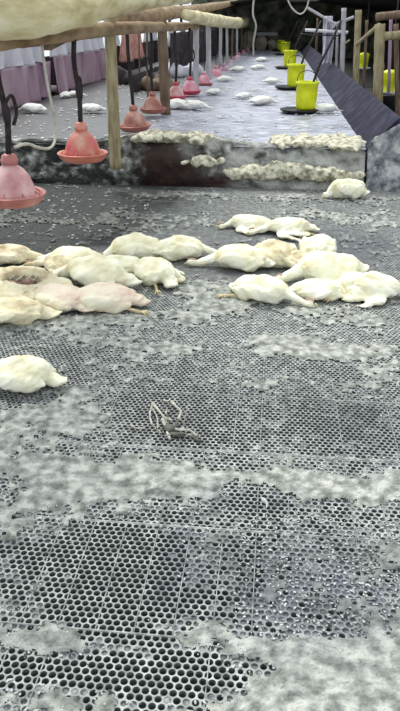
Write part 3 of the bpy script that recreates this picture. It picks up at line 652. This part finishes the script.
# opened carcass with a hollow belly
bm = bmesh.new()
for k in range(18):
    a = 2 * PI * k / 18; rx, ry = .12, .085; ball(bm, (rx * math.cos(a), ry * math.sin(a), .042 + .012 * math.sin(a)), (.036, .034, .036 + .006 * math.sin(3 * a)), sub=2)
ball(bm, (0, 0, .008), (.13, .09, .018)); ball(bm, (.16, .03, .035), (.06, .045, .035)); ball(bm, (-.15, -.05, .03), (.07, .05, .03)); ball(bm, (.04, -.12, .03), (.09, .05, .03)); ball(bm, (-.06, .11, .035), (.08, .04, .03))
me = bake('body', bm, .0075); c = getco(me); c += np.stack([n3(c, 24, 3), n3(c + 5, 24, 4), n3(c + 9, 24, 5)], 1) * .012; c += n3(c, 70, 3)[:, None] * .004; lo = c[:, 2] < .004; c[lo, 2] = .004; setco(me, c); me.shade_smooth()
p = G(24, 290); t = empty('opened_carcass', p, R(-18)); t.scale = (1.4, 1.4, 1.25); tag(t, 'opened tan chicken carcass with a dark hollow belly in the left heap', 'chicken'); link('body', me, M_feather2, t)
bm = bmesh.new(); ball(bm, (0, 0, .022), (.095, .062, .012)); ball(bm, (.02, .01, .033), (.035, .025, .018)); ball(bm, (-.05, -.01, .03), (.03, .02, .012)); obj('entrails', bm, M_flesh, t)
bm = bmesh.new()
for k in range(4): tube(bm, spline([(-.06 + .035 * k, .075, .06), (-.065 + .035 * k, .04, .05), (-.07 + .035 * k, 0, .04)], 5), .004, 6)
obj('ribs', bm, M_bone, t)
chicken(122, 271, R(-10), 'small white dead chicken wedged between plump and rounded ones in the left heap', s=.95, flat=.8, seed=11, feet=(0, 0), nl=.07)
chicken(34, 300, R(100), 'grubby dead chicken crumpled directly in front of the opened carcass', s=.85, m=M_feather2, flat=.7, seed=12, wl=.6, feet=(0, 1), nl=.07)
# right pile
chicken(298, 268, R(150), 'grubby white dead chicken squeezed in the middle of the right heap behind the humped one', s=.95, m=M_feather2, flat=.9, seed=30, feet=(0, 0), nl=.08)
chicken(250, 229, R(170), 'white dead chicken at the far left of the right heap, wing spread', s=1.1, flat=.8, wl=.5, wr=.5, seed=21, feet=(0, 0), neck=.8, nl=.08)
chicken(288, 233, R(185), 'white dead chicken farthest back in the right heap, wing stretched sideways', s=1.15, flat=.75, wl=.8, seed=22, feet=(1, 1), neck=.6)
chicken(240, 268, R(178), 'white dead chicken with its neck stretched towards the left heap', s=1.15, neck=.15, nl=.13, seed=23, fat=1.1, wr=.0, feet=(0, 1))
chicken(275, 263, R(-60), 'tan pinkish dead chicken in the middle of the right heap', s=1.2, m=M_feather2, flat=.95, seed=24, feet=(1, 1), neck=.9, fat=1.1)
chicken(262, 299, R(-28), 'plump white dead chicken at the front of the right heap, neck pointing right', s=1.1, neck=.25, nl=.12, fat=1.1, flat=.95, seed=25, feet=(0, 1))
chicken(317, 257, R(80), 'small rounded white dead chicken behind the big one in the right heap', s=1.1, seed=26, fat=1.15, neck=1.2, nl=.07, feet=(0, 0))
chicken(326, 278, R(195), 'big white dead chicken humped in the right heap, neck hanging left', s=1.3, seed=27, neck=.5, fat=1.25, wl=.4, feet=(0, 0))
chicken(368, 296, R(-5), 'long white dead chicken rightmost in the right heap, reaching the picture edge', s=1.25, seed=28, neck=.3, flat=.85, wl=.6, wr=.5, feet=(1, 1), nl=.14)
chicken(316, 297, R(185), 'thin flattened white dead chicken under the front of the humped one', s=1.05, seed=29, flat=.7, neck=.3, feet=(0, 0))
# singles
chicken(22, 386, R(178), 'single plump cream dead chicken lying alone on the slats at the left edge', s=1.0, seed=31, fat=1.15, neck=.5, nl=.08, feet=(0, 0))
chicken(346, 198, R(190), 'single white dead chicken lying alone just before the ledge', flat=1.3, s=1.05, seed=32, fat=1.1, neck=.5, nl=.06, wr=.3, feet=(0, 1))
# on the rear floor
for k, (x_, y_, a, s_, l) in enumerate(((33, 113, 170, 1.1, 'white dead chicken on the rear floor behind the nearest feeder'), (51, 93, 10, 1.1, 'white dead chicken at the foot of the mauve sheeting, biggest of three'),
        (66, 98, 80, .8, 'small white dead chicken at the foot of the mauve sheeting, middle of three'), (76, 97, 0, .8, 'small white dead chicken near the sheeting, closest to the dark hanger'),
        (92, 113, 175, 1.0, 'white dead chicken on the rear floor behind the orange red feeder'), (122, 80, 10, 1.1, 'tiny distant white dead chicken before the dark left wall'), (138, 80, 30, 1.0, 'tiny distant white dead chicken below the peach cloth'),
        (177, 109, 20, 1.1, 'white dead chicken in front of the rose feeder, left of a pair'), (195, 110, -10, 1.1, 'white dead chicken in front of the rose feeder, right of a pair'),
        (262, 105, 5, 1.1, 'white dead chicken lying against the pan of the nearest bucket'), (325, 113, 0, 1.0, 'flat white dead chicken right of the nearest yellow bucket'), (244, 99, 30, .8, 'small white dead chicken in mid alley on the rear floor'),
        (272, 84, 10, 1.0, 'white dead chicken by the second yellow bucket'), (214, 95, 40, .9, 'white dead chicken on the rear floor right of the rose feeder'), (225, 82, 0, 1.0, 'white dead chicken beside the distant mauve feeders'),
        (238, 72, 20, 1.2, 'white dead chicken far along the row beside the distant feeders'), (258, 70, 0, 1.1, 'white dead chicken in the middle of the far alley'), (262, 62, 15, 1.2, 'farthest white dead chicken in the middle of the alley'))):
    chicken(x_, y_, R(a), l, s=s_, z=ZR, lz=.012, flat=.8, seed=40 + k, vox=.014, m=M_far, feet=(0, 0), head=False, group='dead chickens on the rear floor', wl=.5 * (k % 2), nl=.08)

# matted pale heaps along the ledge
def heap(name, x0, x1, y, z, w, hgt, m, label, seed, n=26):
    r = random.Random(seed); bm = bmesh.new()
    for k in range(n):
        u = k / (n - 1); x = x0 + (x1 - x0) * u + r.uniform(-.04, .04); q = .55 + .45 * math.sin(u * PI)
        ball(bm, (x, y + r.uniform(-w, w) * .5, z + r.uniform(0, hgt * .4) * q), (r.uniform(.04, .12), w * r.uniform(.3, .7), hgt * r.uniform(.25, .6) * q), Matrix.Rotation(r.uniform(-.5, .5), 3, 'Z'), sub=2)
    me = bake(name, bm, .014); c = getco(me); c += np.stack([n3(c, 13, seed), n3(c + 5, 13, seed + 1), n3(c + 9, 13, seed + 2)], 1) * .02; c += n3(c, 40, seed)[:, None] * .014; setco(me, c); me.shade_smooth()
    return tag(link(name, me, m), label, 'litter', kind='stuff')
heap('litter_heap', -.40, .74, SY + .01, .12, .07, .14, M_litter, 'matted pale litter and feathers sagging over the ledge face', 1, 60)
heap('litter_heap', .02, .80, SY + .40, ZR, .34, .09, M_litter, 'low pale litter heap on the rear floor before the right wall', 2, 60)
heap('litter_heap', -1.30, -.62, SY + .22, ZR + .05, .2, .10, M_litter, 'pale heap of litter on top of the dark brown bank', 3, 34)
heap('litter_heap', -.80, -.52, SY - .02, .22, .08, .10, M_litter, 'small ragged pale litter clump at the edge of the brown bank', 4, 12)
# fluff on the rear floor
def rear_area(g, n):
    y = SY + .3 + 23 * g.random(n) ** 1.8; x = g.uniform(-3.2, .8, n); k = fbm(x, y, 2.2, 4, 15) > .47; return np.stack([x, y], 1)[k]
crumbs('rear_fluff', 2200, M_far, 'pale fluff and litter scraps scattered over the rear floor', 6, .005, .017, lambda P: np.full(len(P), ZR + .008), rear_area, flat=.5)

# ------------------------------------------------------------------ bony remains on the slats
p = G(168, 424); t = empty('chick_remains', (p.x, p.y, .004), 0); tag(t, 'small dried bony remains of a chick tangled on the slats', 'remains')
def bp(x, y): q = G(x, y); return (q.x - p.x, q.y - p.y)
def bone(pts, rr, m, name='bone'):
    bm = bmesh.new(); P = [(*bp(x, y), z) for x, y, z in pts]; S = spline(P, 6); n = len(S)
    tube(bm, S, [rr * (1.4 - 1.0 * abs(math.sin(PI * i / (n - 1))) * .5 - .35 * i / n) for i in range(n)], 8); return obj(name, bm, m, t)
bone([(153, 409, .022), (159, 418, .03), (165, 424, .026), (172, 425, .016)], .0055, M_bone)
bone([(172, 405, .01), (176, 412, .022), (181, 418, .026), (178, 424, .016)], .006, M_bone)
bone([(153, 410, .02), (150, 418, .016), (152, 427, .004)], .0045, M_bone)
bone([(152, 412, .014), (157, 421, .016), (158, 430, .004)], .004, M_bone)
bone([(172, 432, .012), (180, 434, .014), (190, 434, .012), (197, 438, .004)], .005, M_bone)
bone([(178, 424, .014), (175, 430, .016), (168, 430, .012)], .006, M_bonedark)
bone([(176, 436, .006), (186, 437, .008), (200, 443, .004)], .006, M_bonedark)
bone([(163, 424, .018), (166, 432, .01), (170, 441, .004)], .006, M_bone)
bone([(131, 427, .006), (136, 431, .009), (144, 430, .004)], .004, M_bone)
bone([(164, 402, .004), (168, 404, .01), (170, 401, .004)], .0035, M_bone)
bm = bmesh.new(); ball(bm, (*bp(170, 432), .012), (.026, .02, .014)); ball(bm, (*bp(176, 437), .008), (.03, .014, .008))
for v in bm.verts: v.co += Vector((random.Random(v.index).uniform(-1, 1), random.Random(v.index + 999).uniform(-1, 1), 0)) * .003
obj('dried_skin', bm, M_bonedark, t)
bm = bmesh.new()
for k in range(9):
    a = random.Random(k); x0, y0 = bp(a.uniform(158, 186), a.uniform(414, 440)); th = a.uniform(0, PI)
    tube(bm, [(x0, y0, .006), (x0 + .015 * math.cos(th), y0 + .015 * math.sin(th), .014), (x0 + .03 * math.cos(th), y0 + .03 * math.sin(th), .008)], [.001, .004, .001], 6)
obj('feather_quills', bm, M_bone, t)['kind'] = 'stuff'
# a pale feather on the slats
p = G(265, 506); bm = bmesh.new(); tube(bm, spline([(-.012, .025, .012), (-.004, .008, .016), (.006, -.006, .014), (.004, -.024, .01)], 5), [.002, .004, .006, .007, .008, .008, .008, .007, .006, .005, .004, .004, .003, .002, .002, .001], 8)
o = obj('loose_feather', bm, M_chip); o.location = (p.x, p.y, 0); tag(o, 'single pale curled feather on the slats right of centre', 'feather')
